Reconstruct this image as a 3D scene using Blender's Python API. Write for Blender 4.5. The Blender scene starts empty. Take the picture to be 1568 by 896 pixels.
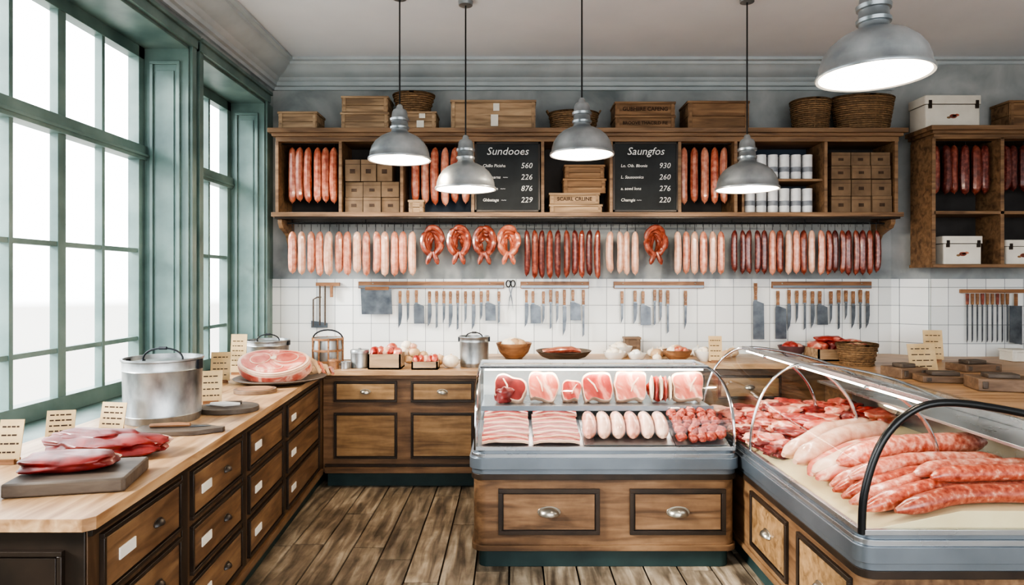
import bpy, bmesh, math, random
from mathutils import Vector, Matrix, noise
random.seed(7)
pi=math.pi
R=random.uniform
CAMH=1.58
# ---------------------------------------------------------------- materials
def hexl(r,g,b):
    f=lambda c:(c/255/12.92) if c/255<=0.04045 else ((c/255+0.055)/1.055)**2.4
    return (f(r),f(g),f(b),1)
def new_mat(name):
    m=bpy.data.materials.new(name); m.use_nodes=True
    nt=m.node_tree; p=nt.nodes.get('Principled BSDF')
    return m,nt,p
def M(name,stops,scale=(1,1,1),ns=5,detail=4,dist=0,rough=.5,metal=0,bump=0,island=0,coat=0,sss=0,lo=.3,hi=.7,rvar=0):
    m,nt,p=new_mat(name); N=nt.nodes; L=nt.links
    tc=N.new('ShaderNodeTexCoord'); mp=N.new('ShaderNodeMapping'); mp.inputs['Scale'].default_value=scale
    L.new(tc.outputs['Object'],mp.inputs['Vector'])
    nz=N.new('ShaderNodeTexNoise'); nz.inputs['Scale'].default_value=ns; nz.inputs['Detail'].default_value=detail; nz.inputs['Distortion'].default_value=dist
    if island:
        g=N.new('ShaderNodeNewGeometry'); va=N.new('ShaderNodeVectorMath'); va.operation='MULTIPLY_ADD'
        L.new(g.outputs['Random Per Island'],va.inputs[0]); va.inputs[1].default_value=(17,31,23)
        L.new(mp.outputs[0],va.inputs[2]); L.new(va.outputs[0],nz.inputs['Vector'])
    else: L.new(mp.outputs[0],nz.inputs['Vector'])
    cr=N.new('ShaderNodeValToRGB'); L.new(nz.outputs['Fac'],cr.inputs['Fac'])
    el=cr.color_ramp.elements
    n=len(stops)
    while len(el)<n: el.new(.5)
    for i,s in enumerate(stops):
        el[i].position=lo+(hi-lo)*i/max(1,n-1); el[i].color=hexl(*s)
    out=cr.outputs['Color']
    if island:
        mr=N.new('ShaderNodeMapRange'); mr.inputs['To Min'].default_value=1-island; mr.inputs['To Max'].default_value=1+island*.6
        L.new(g.outputs['Random Per Island'],mr.inputs['Value'])
        hs=N.new('ShaderNodeHueSaturation'); L.new(mr.outputs[0],hs.inputs['Value']); L.new(out,hs.inputs['Color']); out=hs.outputs['Color']
    L.new(out,p.inputs['Base Color'])
    p.inputs['Roughness'].default_value=rough; p.inputs['Metallic'].default_value=metal
    if rvar:
        mr2=N.new('ShaderNodeMapRange'); mr2.inputs['To Min'].default_value=max(0.05,rough-rvar); mr2.inputs['To Max'].default_value=min(1,rough+rvar)
        L.new(nz.outputs['Fac'],mr2.inputs['Value']); L.new(mr2.outputs[0],p.inputs['Roughness'])
    if coat: p.inputs['Coat Weight'].default_value=coat; p.inputs['Coat Roughness'].default_value=.15
    if bump:
        bp=N.new('ShaderNodeBump'); bp.inputs['Strength'].default_value=bump; bp.inputs['Distance'].default_value=.01
        L.new(nz.outputs['Fac'],bp.inputs['Height']); L.new(bp.outputs[0],p.inputs['Normal'])
    return m
def wood(name,stops,axis,rough=.5,island=0,bump=.2,ns=2.2,st=11,wear=0):
    sc=[st,st,st]; sc['xyz'.index(axis)]=1.1
    m=M(name,stops,scale=tuple(sc),ns=ns,detail=6,dist=.6,rough=rough,island=island,bump=bump)
    if wear:
        nt=m.node_tree; N=nt.nodes; L=nt.links; p=N['Principled BSDF']; src=p.inputs['Base Color'].links[0].from_socket
        tc=N.new('ShaderNodeTexCoord'); n2=N.new('ShaderNodeTexNoise'); n2.inputs['Scale'].default_value=2.6; n2.inputs['Detail'].default_value=9; n2.inputs['Roughness'].default_value=.68
        L.new(tc.outputs['Object'],n2.inputs['Vector'])
        cr=N.new('ShaderNodeValToRGB'); cr.color_ramp.elements[0].position=.38; cr.color_ramp.elements[1].position=.6
        k=1-wear; cr.color_ramp.elements[0].color=(k,k*.96,k*.92,1); cr.color_ramp.elements[1].color=(1,1,1,1)
        L.new(n2.outputs['Fac'],cr.inputs['Fac'])
        mx=N.new('ShaderNodeMix'); mx.data_type='RGBA'; mx.blend_type='MULTIPLY'; mx.inputs[0].default_value=1
        L.new(src,mx.inputs[6]); L.new(cr.outputs['Color'],mx.inputs[7]); L.new(mx.outputs[2],p.inputs['Base Color'])
    return m
def emis(name,col,st):
    m,nt,p=new_mat(name); p.inputs['Base Color'].default_value=(1,1,1,1)
    p.inputs['Emission Color'].default_value=hexl(*col); p.inputs['Emission Strength'].default_value=st
    return m
def glassm(name,tint=(1,1,1,1),mn=.03,mxv=.38):
    m,nt,p=new_mat(name); N=nt.nodes; L=nt.links; N.remove(p)
    o=[n for n in N if n.type=='OUTPUT_MATERIAL'][0]
    t=N.new('ShaderNodeBsdfTransparent'); t.inputs['Color'].default_value=tint
    g=N.new('ShaderNodeBsdfGlossy'); g.inputs['Roughness'].default_value=.02
    f=N.new('ShaderNodeLayerWeight'); f.inputs['Blend'].default_value=.5
    pw=N.new('ShaderNodeMath'); pw.operation='POWER'; pw.inputs[1].default_value=4; L.new(f.outputs['Facing'],pw.inputs[0])
    mr=N.new('ShaderNodeMapRange'); mr.inputs['To Min'].default_value=mn; mr.inputs['To Max'].default_value=mxv; L.new(pw.outputs[0],mr.inputs['Value'])
    mx=N.new('ShaderNodeMixShader'); L.new(mr.outputs[0],mx.inputs[0]); L.new(t.outputs[0],mx.inputs[1]); L.new(g.outputs[0],mx.inputs[2]); L.new(mx.outputs[0],o.inputs['Surface'])
    return m
def tilem(name):
    m,nt,p=new_mat(name); N=nt.nodes; L=nt.links
    tc=N.new('ShaderNodeTexCoord'); sp=N.new('ShaderNodeSeparateXYZ'); cb=N.new('ShaderNodeCombineXYZ')
    L.new(tc.outputs['Object'],sp.inputs[0]); L.new(sp.outputs['X'],cb.inputs['X']); L.new(sp.outputs['Z'],cb.inputs['Y'])
    br=N.new('ShaderNodeTexBrick'); br.offset=0; br.inputs['Scale'].default_value=1
    br.inputs['Brick Width'].default_value=.155; br.inputs['Row Height'].default_value=.155; br.inputs['Mortar Size'].default_value=.0022; br.inputs['Mortar Smooth'].default_value=.1
    br.inputs['Color1'].default_value=hexl(218,222,222); br.inputs['Color2'].default_value=hexl(238,240,239); br.inputs['Mortar'].default_value=hexl(128,136,140)
    L.new(cb.outputs[0],br.inputs['Vector']); L.new(br.outputs['Color'],p.inputs['Base Color'])
    p.inputs['Roughness'].default_value=.22
    bp=N.new('ShaderNodeBump'); bp.invert=True; bp.inputs['Strength'].default_value=.5; bp.inputs['Distance'].default_value=.004
    L.new(br.outputs['Fac'],bp.inputs['Height']); L.new(bp.outputs[0],p.inputs['Normal'])
    return m
PLASTER=M('plaster_blue_grey',[(124,132,134),(160,166,168),(184,188,189)],ns=2.6,detail=10,dist=.5,rough=.85,bump=.2)
PLASTER2=M('plaster_light',[(190,194,197),(204,208,210),(216,219,220)],ns=2.0,detail=8,rough=.85,bump=.1)
CEIL=M('ceiling_paint',[(212,217,223),(222,226,231)],ns=1.5,rough=.9)
CORN=M('cornice_paint',[(172,182,187),(190,198,202)],ns=4,rough=.7)
GREEN=M('green_paint',[(80,102,100),(102,124,120),(120,140,135)],ns=3.5,detail=8,rough=.4,bump=.1)
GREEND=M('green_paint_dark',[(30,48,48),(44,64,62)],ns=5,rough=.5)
TILE=tilem('white_tile')
FLOORM=wood('floor_boards',[(92,80,68),(150,134,114),(196,180,158)],'y',rough=.5,island=.30,bump=.6,ns=2.6,st=9,wear=.5)
OAKX=wood('oak_top_x',[(146,110,78),(180,144,108),(200,167,130)],'x',rough=.36,bump=.06)
OAKY=wood('oak_top_y',[(146,110,78),(180,144,108),(200,167,130)],'y',rough=.36,bump=.06)
WX=wood('cabinet_wood_x',[(82,60,42),(116,88,64),(138,108,80)],'x',rough=.42,bump=.12,wear=.3)
WY=wood('cabinet_wood_y',[(86,62,43),(120,91,66),(142,112,82)],'y',rough=.42,bump=.12,wear=.3)
WZ=wood('cabinet_wood_z',[(74,54,38),(100,76,54),(120,94,70)],'z',rough=.45,bump=.12,wear=.3)
WLX=wood('cabinet_wood_light',[(104,78,52),(142,112,78),(164,132,96)],'x',rough=.42,bump=.12,wear=.3)
WDK=M('dark_moulding',[(36,28,22),(54,42,33)],ns=8,rough=.4)  # moulding colour, reused as painted shade on the left counter's end
SHELF=wood('shelf_wood',[(90,69,52),(128,101,76),(150,121,93)],'x',rough=.5)
SHELFB=M('shelf_back',[(54,52,52),(74,72,72)],ns=4,rough=.8)
BLUEB=M('shelf_back_blue',[(54,66,82),(68,80,96)],ns=4,rough=.8)
CRATE=wood('crate_wood',[(122,100,78),(166,140,112),(190,164,134)],'x',rough=.7,island=.12,bump=.3)
CRATED=wood('crate_wood_dark',[(102,78,57),(138,108,80),(158,128,98)],'x',rough=.7,island=.12,bump=.3)
CARTON=M('kraft_carton',[(104,86,68),(130,108,86)],ns=9,rough=.8,island=.12)
LABEL=M('label_brown',[(60,46,36),(82,64,50)],ns=30,rough=.8)
WICK=M('wicker',[(96,74,52),(150,120,88)],ns=40,rough=.7,island=.25,bump=.3)
STEEL=M('steel',[(170,174,178),(188,192,196)],ns=3,rough=.28,metal=.9,rvar=.05)
STEELD=M('dark_steel',[(112,120,128),(134,142,150)],ns=2.5,rough=.34,metal=.75,rvar=.06)
BLADE=M('blade_steel',[(84,90,97),(122,128,134)],ns=12,rough=.38,metal=.8)
ZINC=M('galvanised_zinc',[(126,129,130),(158,161,162),(182,184,184)],scale=(1,1,.5),ns=14,detail=6,rough=.36,metal=.85,rvar=.12,bump=.1)
CHROME=M('chrome',[(190,194,198),(205,208,210)],ns=3,rough=.12,metal=1)
LAMPM=M('lamp_metal',[(132,138,142),(166,171,174),(190,194,196)],ns=6,detail=7,rough=.34,metal=.7,rvar=.1)
LAMPI=M('lamp_inner_white',[(240,236,226),(246,242,234)],ns=3,rough=.5)
BULB=emis('bulb_glow',(255,240,214),30)
LED=emis('led_strip',(255,240,222),7)
BLACK=M('black_rubber',[(14,15,17),(22,24,26)],ns=5,rough=.3)
CASEI=M('case_interior',[(186,194,196),(204,209,211)],ns=4,rough=.35)
CREAM=M('cream_tray',[(206,188,148),(220,204,166)],ns=4,rough=.4)
BRASS=M('aged_pull_metal',[(140,134,124),(176,170,158)],ns=10,rough=.3,metal=.9)
IRON=M('iron_rod',[(44,46,50),(64,66,70)],ns=8,rough=.45,metal=.8)
GLASS=glassm('case_glass',(.965,.985,.98,1))
WGLASS=glassm('window_glass',(.99,1,1,1),.02,.1)
CHALK=M('chalkboard_slate',[(32,36,38),(58,62,65)],ns=3,detail=8,rough=.8)
CHALKW=M('chalk_white',[(220,222,220),(240,240,238)],ns=30,rough=.9)
INK=M('ink',[(52,38,28),(70,52,40)],ns=30,rough=.9)
PAPER=M('card_paper',[(190,162,120),(210,186,146)],ns=9,rough=.85)
WHITEB=M('white_box_paint',[(208,204,194),(226,222,212)],ns=6,rough=.6)
CER=M('white_ceramic',[(226,224,218),(238,236,230)],ns=4,rough=.25,coat=.4)
CAN=M('can_white',[(204,208,212),(226,228,230)],ns=18,rough=.35)
CANL=M('can_label_grey',[(116,122,132),(146,152,160)],ns=24,rough=.5)
BOWLW=wood('bowl_wood',[(104,72,50),(146,106,76),(168,128,94)],'x',rough=.45)
BOARDD=wood('board_dark',[(66,56,49),(100,88,77)],'x',rough=.55)
BOARD=wood('board_mid',[(92,73,57),(132,107,86)],'x',rough=.55)
SP=dict(rough=.3,coat=.5,bump=.12)
SPINK=M('sausage_pink',[(176,106,86),(204,138,114),(220,166,142)],ns=26,detail=5,island=.14,**SP)
SPALE=M('sausage_pale',[(200,146,122),(218,172,148),(230,194,172)],ns=22,detail=5,island=.1,**SP)
SRED=M('sausage_red',[(100,42,32),(136,66,50),(170,104,84)],ns=30,detail=6,island=.2,**SP)
SDARK=M('sausage_dark',[(76,30,26),(106,46,40),(142,84,72)],ns=42,detail=6,island=.22,**SP)
SORANGE=M('sausage_orange',[(152,72,52),(184,106,82),(206,142,116)],ns=26,detail=5,island=.16,**SP)
SMOT=M('sausage_mottled',[(134,46,32),(172,76,54),(192,102,78),(222,164,138)],ns=50,detail=4,island=.18,lo=.3,hi=.72,**SP)
SMOTP=M('sausage_mottled_pink',[(168,78,60),(196,110,88),(218,150,128),(232,188,168)],ns=42,detail=5,island=.14,lo=.3,hi=.72,**SP)
MEAT=M('raw_meat',[(112,28,26),(142,44,38),(162,58,50),(200,124,108),(160,56,48),(134,40,36)],ns=7,detail=7,dist=1.4,rough=.38,coat=.25,bump=.2,lo=.25,hi=.8)
MEATP=M('raw_pork',[(160,64,52),(182,86,70),(198,108,90),(226,178,156),(194,102,84),(178,82,68)],ns=6,detail=7,dist=1.6,rough=.38,coat=.25,bump=.18,lo=.25,hi=.8)
MEATD=M('dark_beef',[(84,20,18),(112,30,27),(134,42,37),(152,64,56)],ns=8,detail=7,dist=1.2,rough=.42,coat=.15,bump=.2,lo=.3,hi=.82)
MINCE=M('mince',[(122,36,26),(162,64,48),(202,118,96)],ns=60,detail=4,rough=.4,coat=.2,bump=.8)
FAT=M('fat',[(212,168,142),(226,192,168)],ns=16,rough=.4,coat=.2)
BACON=M('bacon_red',[(122,34,34),(152,56,52),(180,88,80)],scale=(1,5,5),ns=7,detail=5,rough=.35,coat=.3)
GARLIC=M('garlic_skin',[(222,206,182),(240,230,214)],scale=(3,3,1),ns=12,rough=.5)
TAN=M('mushroom_tan',[(182,144,108),(210,180,144)],ns=10,rough=.55)
BONE=M('bone',[(220,198,168),(232,214,188)],ns=14,rough=.5)
# ---------------------------------------------------------------- builder
def frame(x,y,z,o=(0,0,0)):
    m=Matrix.Identity(4)
    for i in range(3):
        m[i][0]=x[i]; m[i][1]=y[i]; m[i][2]=z[i]; m[i][3]=o[i]
    return m
T=lambda x,y,z:Matrix.Translation((x,y,z))
RX=lambda a:Matrix.Rotation(math.radians(a),4,'X')
RY=lambda a:Matrix.Rotation(math.radians(a),4,'Y')
RZ=lambda a:Matrix.Rotation(math.radians(a),4,'Z')
class B:
    def __init__(s): s.v=[]; s.f=[]; s.m=[]; s.mats=[]; s.M=Matrix.Identity(4)
    def mi(s,m):
        if m not in s.mats: s.mats.append(m)
        return s.mats.index(m)
    def add(s,vs,fs,mat,X=None):
        mm=s.M@X if X is not None else s.M
        o=len(s.v); s.v+= [mm@Vector(v) for v in vs]; k=s.mi(mat)
        for f in fs: s.f.append([i+o for i in f]); s.m.append(k)
    def box(s,x0,x1,y0,y1,z0,z1,mat,X=None):
        vs=[(x0,y0,z0),(x1,y0,z0),(x1,y1,z0),(x0,y1,z0),(x0,y0,z1),(x1,y0,z1),(x1,y1,z1),(x0,y1,z1)]
        s.add(vs,[(0,3,2,1),(4,5,6,7),(0,1,5,4),(1,2,6,5),(2,3,7,6),(3,0,4,7)],mat,X)
    def prism(s,poly,z0,z1,mat,X=None):
        n=len(poly); vs=[(p[0],p[1],z0) for p in poly]+[(p[0],p[1],z1) for p in poly]
        fs=[tuple(range(n-1,-1,-1)),tuple(range(n,2*n))]+[(i,(i+1)%n,(i+1)%n+n,i+n) for i in range(n)]
        s.add(vs,fs,mat,X)
    def lathe(s,prof,mat,X=None,seg=24,cap=True):
        vs=[];fs=[]
        for r,z in prof:
            for k in range(seg):
                a=2*pi*k/seg; vs.append((r*math.cos(a),r*math.sin(a),z))
        for i in range(len(prof)-1):
            for k in range(seg):
                k2=(k+1)%seg; fs.append((i*seg+k,i*seg+k2,(i+1)*seg+k2,(i+1)*seg+k))
        if cap and prof[0][0]>1e-4: fs.append(tuple(range(seg-1,-1,-1)))
        if cap and prof[-1][0]>1e-4: fs.append(tuple((len(prof)-1)*seg+k for k in range(seg)))
        s.add(vs,fs,mat,X)
    def tube(s,pts,rad,mat,seg=8,X=None,closed=False,flat=1.0):
        pts=[Vector(p) for p in pts]; n=len(pts)
        if not hasattr(rad,'__len__'): rad=[rad]*n
        vs=[];fs=[]; prev=None
        for i,p in enumerate(pts):
            if closed: t=(pts[(i+1)%n]-pts[i-1])
            else: t=pts[min(i+1,n-1)]-pts[max(i-1,0)]
            t.normalize()
            if prev is None:
                u=Vector((0,0,1)) if abs(t.z)<.9 else Vector((1,0,0))
            else: u=prev
            a=(u-t*u.dot(t)); a.normalize(); b=t.cross(a); prev=a
            for k in range(seg):
                w=2*pi*k/seg; vs.append(p+a*(math.cos(w)*rad[i]*flat)+b*(math.sin(w)*rad[i]))
        m=n if closed else n-1
        for i in range(m):
            j=(i+1)%n
            for k in range(seg):
                k2=(k+1)%seg; fs.append((i*seg+k,i*seg+k2,j*seg+k2,j*seg+k))
        if not closed: fs+= [tuple(range(seg-1,-1,-1)),tuple((n-1)*seg+k for k in range(seg))]
        s.add(vs,fs,mat,X)
    def blob(s,c,r,mat,amp=0,fr=3,sub=3,X=None,seed=0):
        bm=bmesh.new(); bmesh.ops.create_icosphere(bm,subdivisions=sub,radius=1)
        vs=[]
        for v in bm.verts:
            k=1+amp*noise.noise(v.co*fr+Vector((seed,seed*2.3,1)))
            vs.append((c[0]+v.co.x*r[0]*k,c[1]+v.co.y*r[1]*k,c[2]+v.co.z*r[2]*k))
        fs=[tuple(q.index for q in f.verts) for f in bm.faces]; bm.free()
        s.add(vs,fs,mat,X)
    def slab(s,w,d,h,mat,X=None,seed=0,amp=.12,e=4.5):
        # blocky cut of meat: superellipsoid with a noisy surface
        bm=bmesh.new(); bmesh.ops.create_icosphere(bm,subdivisions=4,radius=1)
        vs=[]
        for v in bm.verts:
            c=v.co; q=(abs(c.x)**e+abs(c.y)**e+abs(c.z)**e)**(-1/e)
            k=q*(1+amp*noise.noise(c*1.8+Vector((seed,seed*1.3,2)))+amp*.2*noise.noise(c*5+Vector((seed,1,2))))
            vs.append((c.x*k*w/2,c.y*k*d/2,h/2+c.z*k*h/2*.97))
        fs=[tuple(q.index for q in f.verts) for f in bm.faces]; bm.free()
        s.add(vs,fs,mat,X)
    def done(s,name,bevel=0,ang=38):
        lo=Vector([min(v[i] for v in s.v) for i in range(3)]); hi=Vector([max(v[i] for v in s.v) for i in range(3)])
        c=Vector(((lo.x+hi.x)/2,(lo.y+hi.y)/2,lo.z))
        me=bpy.data.meshes.new(name); me.from_pydata([v-c for v in s.v],[],s.f)
        for m in s.mats: me.materials.append(m)
        me.polygons.foreach_set('material_index',s.m)
        bm=bmesh.new(); bm.from_mesh(me); bmesh.ops.recalc_face_normals(bm,faces=bm.faces)
        bm.to_mesh(me); bm.free()
        me.polygons.foreach_set('use_smooth',[True]*len(me.polygons))
        me.set_sharp_from_angle(angle=math.radians(ang))
        o=bpy.data.objects.new(name,me); bpy.context.scene.collection.objects.link(o); o.location=c
        if bevel:
            md=o.modifiers.new('bevel','BEVEL'); md.width=bevel; md.segments=2; md.limit_method='ANGLE'; md.angle_limit=math.radians(50)
        return o
def text(body,size,mat,parent,loc,rot=(pi/2,0,0),align='CENTER',name='lettering',shear=0,off=0):
    cu=bpy.data.curves.new(name,'FONT'); cu.body=body; cu.size=size; cu.align_x=align; cu.align_y='CENTER'; cu.extrude=.0006; cu.shear=shear; cu.offset=off
    cu.materials.append(mat); cu.resolution_u=2
    o=bpy.data.objects.new(name,cu); bpy.context.scene.collection.objects.link(o); o.parent=parent
    o.location=Vector(loc)-parent.location; o.rotation_euler=rot
    return o
def ring(cx,cy,a,b,n=16,ph=0): return [(cx+a*math.cos(2*pi*i/n+ph),cy+b*math.sin(2*pi*i/n+ph)) for i in range(n)]
def rrect(x0,x1,y0,y1,r,n=6):
    out=[]
    for cx,cy,a0 in((x1-r,y0+r,-90),(x1-r,y1-r,0),(x0+r,y1-r,90),(x0+r,y0+r,180)):
        for i in range(n+1):
            a=math.radians(a0+90*i/n); out.append((cx+r*math.cos(a),cy+r*math.sin(a)))
    return out
# ---------------------------------------------------------------- room shell
XL=-2.05; XW=-2.40; YB=5.6; ZC=3.42; XR=4.6; Y0=-1.4
b=B(); w=.185; x=XL-.0; k=0
b.box(XL,XR,Y0,YB,-.06,-.014,WDK)
while x<XR-.01:
    y=Y0-R(0,1.2)
    while y<YB:
        L=R(1.0,2.0); ya=max(Y0,y); yb=min(YB,y+L)
        if yb>ya: b.box(x+.005,min(x+w-.005,XR),ya+.004,yb-.004,-.014,R(-.0015,0),FLOORM)
        y+=L
    x+=w
b.done('floor')
b=B(); b.box(XW-.05,XR+.1,Y0,YB+.1,ZC,ZC+.08,CEIL); b.done('ceiling')
b=B(); b.prism([(XL-.4,YB),(3.25,YB),(3.46,5.4),(XR+.1,5.4),(XR+.1,YB+.15),(XL-.4,YB+.15)],0,ZC,PLASTER); b.done('wall_back')
b=B()
for (xa,ya),(xb,yb) in (((XL,YB),(3.25,YB)),((3.25,YB),(3.46,5.4)),((3.46,5.4),(XR,5.4))):
    d=Vector((xb-xa,yb-ya,0)); L=d.length; d.normalize(); n=Vector((d.y,-d.x,0))
    b.add([Vector((xa,ya,.905))+n*.002,Vector((xb,yb,.905))+n*.002,Vector((xb,yb,1.595))+n*.002,Vector((xa,ya,1.595))+n*.002,
           Vector((xa,ya,.905))+n*.012,Vector((xb,yb,.905))+n*.012,Vector((xb,yb,1.595))+n*.012,Vector((xa,ya,1.595))+n*.012],
          [(0,1,2,3),(4,5,6,7),(0,1,5,4),(2,3,7,6),(1,2,6,5),(0,3,7,4)],TILE)
b.done('tile_backsplash')
b=B(); b.box(XR,XR+.1,Y0,5.4,0,ZC,PLASTER2); b.done('wall_right')
# unseen wall added behind the viewpoint against flat light, opening sized for fill
b=B(); b.box(XL,-1.5,Y0-.1,Y0,0,ZC,PLASTER2); b.box(4.0,XR,Y0-.1,Y0,0,ZC,PLASTER2); b.box(-1.5,4.0,Y0-.1,Y0,0,.4,PLASTER2); b.box(-1.5,4.0,Y0-.1,Y0,3.05,ZC,PLASTER2); b.done('added_wall_front')
# left wall, pierced
b=B()
b.box(XW,XL,Y0,YB,0,.86,GREEN); b.box(XW,XL,Y0,YB,3.07,ZC,PLASTER)
b.box(XW,XL,Y0,1.2,.86,3.07,GREEN); b.box(XW,XL,4.15,4.30,.86,3.07,GREEN); b.box(XW,XL,5.42,YB,.86,3.07,GREEN)
b.done('wall_left')
def window(name,y0,y1,bars):
    b=B(); z0,z1=.88,3.05; xa,xb=XW+.0,XW+.07
    b.box(XW-.02,XL+.0,y0+.002,y1-.002,.862,.895,GREEN)          # sill board
    for ya,yb in((y0,y0+.07),(y1-.07,y1)): b.box(xa,xb,ya,yb,.895,3.068,GREEN)
    b.box(xa,xb,y0,y1,.895,.98,GREEN); b.box(xa,xb,y0,y1,2.98,3.068,GREEN)
    b.box(xa,xb+.02,y0,y1,2.34,2.43,GREEN); b.box(xa,xb+.035,y0,y1,2.36,2.375,GREEN)
    for z in(1.22,1.77): b.box(xa+.015,xb-.01,y0,y1,z-.013,z+.013,GREEN)
    for y,t in bars: b.box(xa+.02,xb-.005,y-t,y+t,.9,3.0,GREEN)
    for yy,sg in((y1,-1),(y0,1)):
        X=lambda a,c,d,e,z0,z1,m: b.box(a,c,min(yy+sg*d,yy+sg*e),max(yy+sg*d,yy+sg*e),z0,z1,m)
        X(XW+.07,XL-.0,.0,.012,.895,3.068,GREEN)
        X(XW+.11,XW+.13,.012,.026,1.0,2.95,GREEN); X(XL-.07,XL-.05,.012,.026,1.0,2.95,GREEN)
        X(XW+.11,XL-.05,.012,.026,.98,1.0,GREEN); X(XW+.11,XL-.05,.012,.026,2.95,2.97,GREEN)
        X(XW+.15,XL-.09,.012,.018,1.04,2.91,GREEN)
    b.box(XW+.07,XL,y0,y1,3.05,3.069,GREEN)
    for ya,yb in((y1-.0,y1+.055),(y0-.055,y0)):
        b.box(XL,XL+.02,ya,yb,.905,3.12,GREEN); 
    b.box(XL,XL+.03,y0-.055,y1+.055,3.07,3.13,GREEN); b.box(XL,XL+.045,y0-.06,y1+.06,3.13,3.155,GREEN)
    b.box(XW+.03,XW+.034,y0+.06,y1-.06,.97,2.99,WGLASS)
    return b.done(name,bevel=.004)
window('window_1',1.2,4.15,[(4.08-.345*i,.013 if i!=2 else .03) for i in range(1,9)])
window('window_2',4.30,5.42,[(4.67,.013),(5.04,.013)])
prof=[(0,3.21),(.02,3.21),(.025,3.235),(.05,3.24),(.055,3.27),(.075,3.28),(.085,3.30),(.13,3.315),(.175,3.34),(.195,3.365),(.215,3.37),(.22,3.39),(.25,3.395),(.25,3.419),(0,3.419)]
b=B(); b.prism(prof,XL,XR,CORN,frame((0,-1,0),(0,0,1),(1,0,0),(0,YB,0))); b.done('trim_1')
b=B(); b.prism(prof,Y0,YB,CORN,frame((1,0,0),(0,0,1),(0,1,0),(XL,0,0))); b.done('trim_2')
# ---------------------------------------------------------------- cabinetry
def pull(b,x,z,y=-.014,s=1,mat=None):
    mat=mat or BRASS
    b.prism(ring(x,z,.038*s,.019*s,14),-y,-y+.003,mat,frame((1,0,0),(0,0,1),(0,-1,0)))
    vs=[];fs=[];n=10;m=5
    for i in range(m+1):
        ph=pi/2*i/m
        for k in range(n+1):
            a=pi*k/n
            vs.append((x+.034*s*math.cos(a)*math.cos(ph*.98),y-.026*s*math.sin(ph) ,z-.008*s+.024*s*math.sin(a)*math.cos(ph*.9)))
    for i in range(m):
        for k in range(n): fs.append((i*(n+1)+k,i*(n+1)+k+1,(i+1)*(n+1)+k+1,(i+1)*(n+1)+k))
    b.add(vs,fs,mat)
def panel(b,x0,x1,z0,z1,wd,mt=.014,pl=False,lab=False,s=1):
    b.box(x0,x1,-.004,.01,z0,z1,WDK)
    for a,c,d,e in((x0,x1,z0,z0+mt),(x0,x1,z1-mt,z1),(x0,x0+mt,z0+mt,z1-mt),(x1-mt,x1,z0+mt,z1-mt)): b.box(a,c,-.016,0,d,e,WDK)
    b.box(x0+mt+.006,x1-mt-.006,-.011,0,z0+mt+.006,z1-mt-.006,wd)
    if pl: pull(b,(x0+x1)/2,(z0+z1)/2,y=-.011,s=s)
    if lab:
        b.box(x0+.09,x0+.19,-.016,-.01,(z0+z1)/2-.02,(z0+z1)/2+.018,WHITEB)
# back + right worktop counter
ZR1=.955
b=B()
b.prism([(-1.44,4.98),(-.235,4.98),(-.235,5.58),(-1.44,5.58)],.12,.862,WX)
b.prism([(-1.42,5.03),(-.235,5.03),(-.235,5.57),(-1.42,5.57)],0,.12,GREEND)
b.prism([(-1.425,4.94),(-.232,4.94),(-.232,5.586),(-1.425,5.586)],.862,.90,OAKX)
b.box(-1.42,-.235,4.955,4.98,.835,.862,WX); b.box(-1.42,-.235,4.95,4.98,.12,.165,WX); b.box(-1.42,-.235,4.96,4.98,.165,.185,WDK)
b.M=T(0,4.98,0)
for xa in(-1.355,-.77):
    panel(b,xa,xa+.48,.655,.815,WLX,pl=True,s=1.1)
    panel(b,xa,xa+.48,.225,.575,WLX)
b.done('back_counter',bevel=.003)
b=B()
b.prism([(-.23,4.98),(2.39,4.98),(2.39,2.42),(XR-.005,2.42),(XR-.005,5.38),(3.45,5.38),(3.24,5.58),(-.23,5.58)],.12,ZR1-.04,WX)
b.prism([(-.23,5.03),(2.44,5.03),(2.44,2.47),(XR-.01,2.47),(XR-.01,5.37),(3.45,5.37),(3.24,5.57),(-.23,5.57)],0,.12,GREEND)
b.prism([(-.23,4.92),(2.375,4.92),(2.375,2.4),(XR-.003,2.4),(XR-.003,5.384),(3.462,5.384),(3.253,5.586),(-.23,5.586)],ZR1-.04,ZR1,OAKX)
b.box(-.23,2.37,4.95,4.98,.12,.165,WX); b.box(-.23,2.37,4.96,4.98,.165,.185,WDK)
b.M=T(0,4.98,0)
for i in range(4):
    xa=-.185+i*.585
    panel(b,xa,xa+.48,.68,.86,WLX,pl=True,s=1.1)
    panel(b,xa,xa+.48,.225,.6,WLX)
b.done('worktop_counter',bevel=.003)
# left counter
b=B(); A=Vector((-1.235,1.90)); E=Vector((-1.445,4.96))
b.prism([(XL+.003,1.9),(A.x,1.9),(E.x,4.96),(-1.445,5.58),(XL+.003,5.58)],.12,.862,WZ)
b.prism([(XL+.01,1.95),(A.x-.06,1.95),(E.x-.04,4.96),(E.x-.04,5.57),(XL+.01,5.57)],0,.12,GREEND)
b.prism([(XL+.002,1.86),(A.x+.01,1.86),(A.x+.035,1.885),(-1.415,4.94),(-1.427,4.94),(-1.427,5.586),(XL+.002,5.586)],.862,.90,OAKY)
b.box(XL+.01,A.x-.003,1.892,1.9,.12,.86,WDK)  # end face covered in dark colour, mostly standing in for shade
d=E-A; ang=math.degrees(math.atan2(d.y,d.x))
b.M=T(A.x,A.y,0)@RZ(ang)
Ln=d.length
b.box(0,Ln-.03,-.018,0,.12,.16,WY); b.box(0,Ln-.02,-.014,0,.835,.862,WDK)
cols=[(.06,.60),(.70,1.28),(1.38,1.98),(2.08,2.92)]
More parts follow.
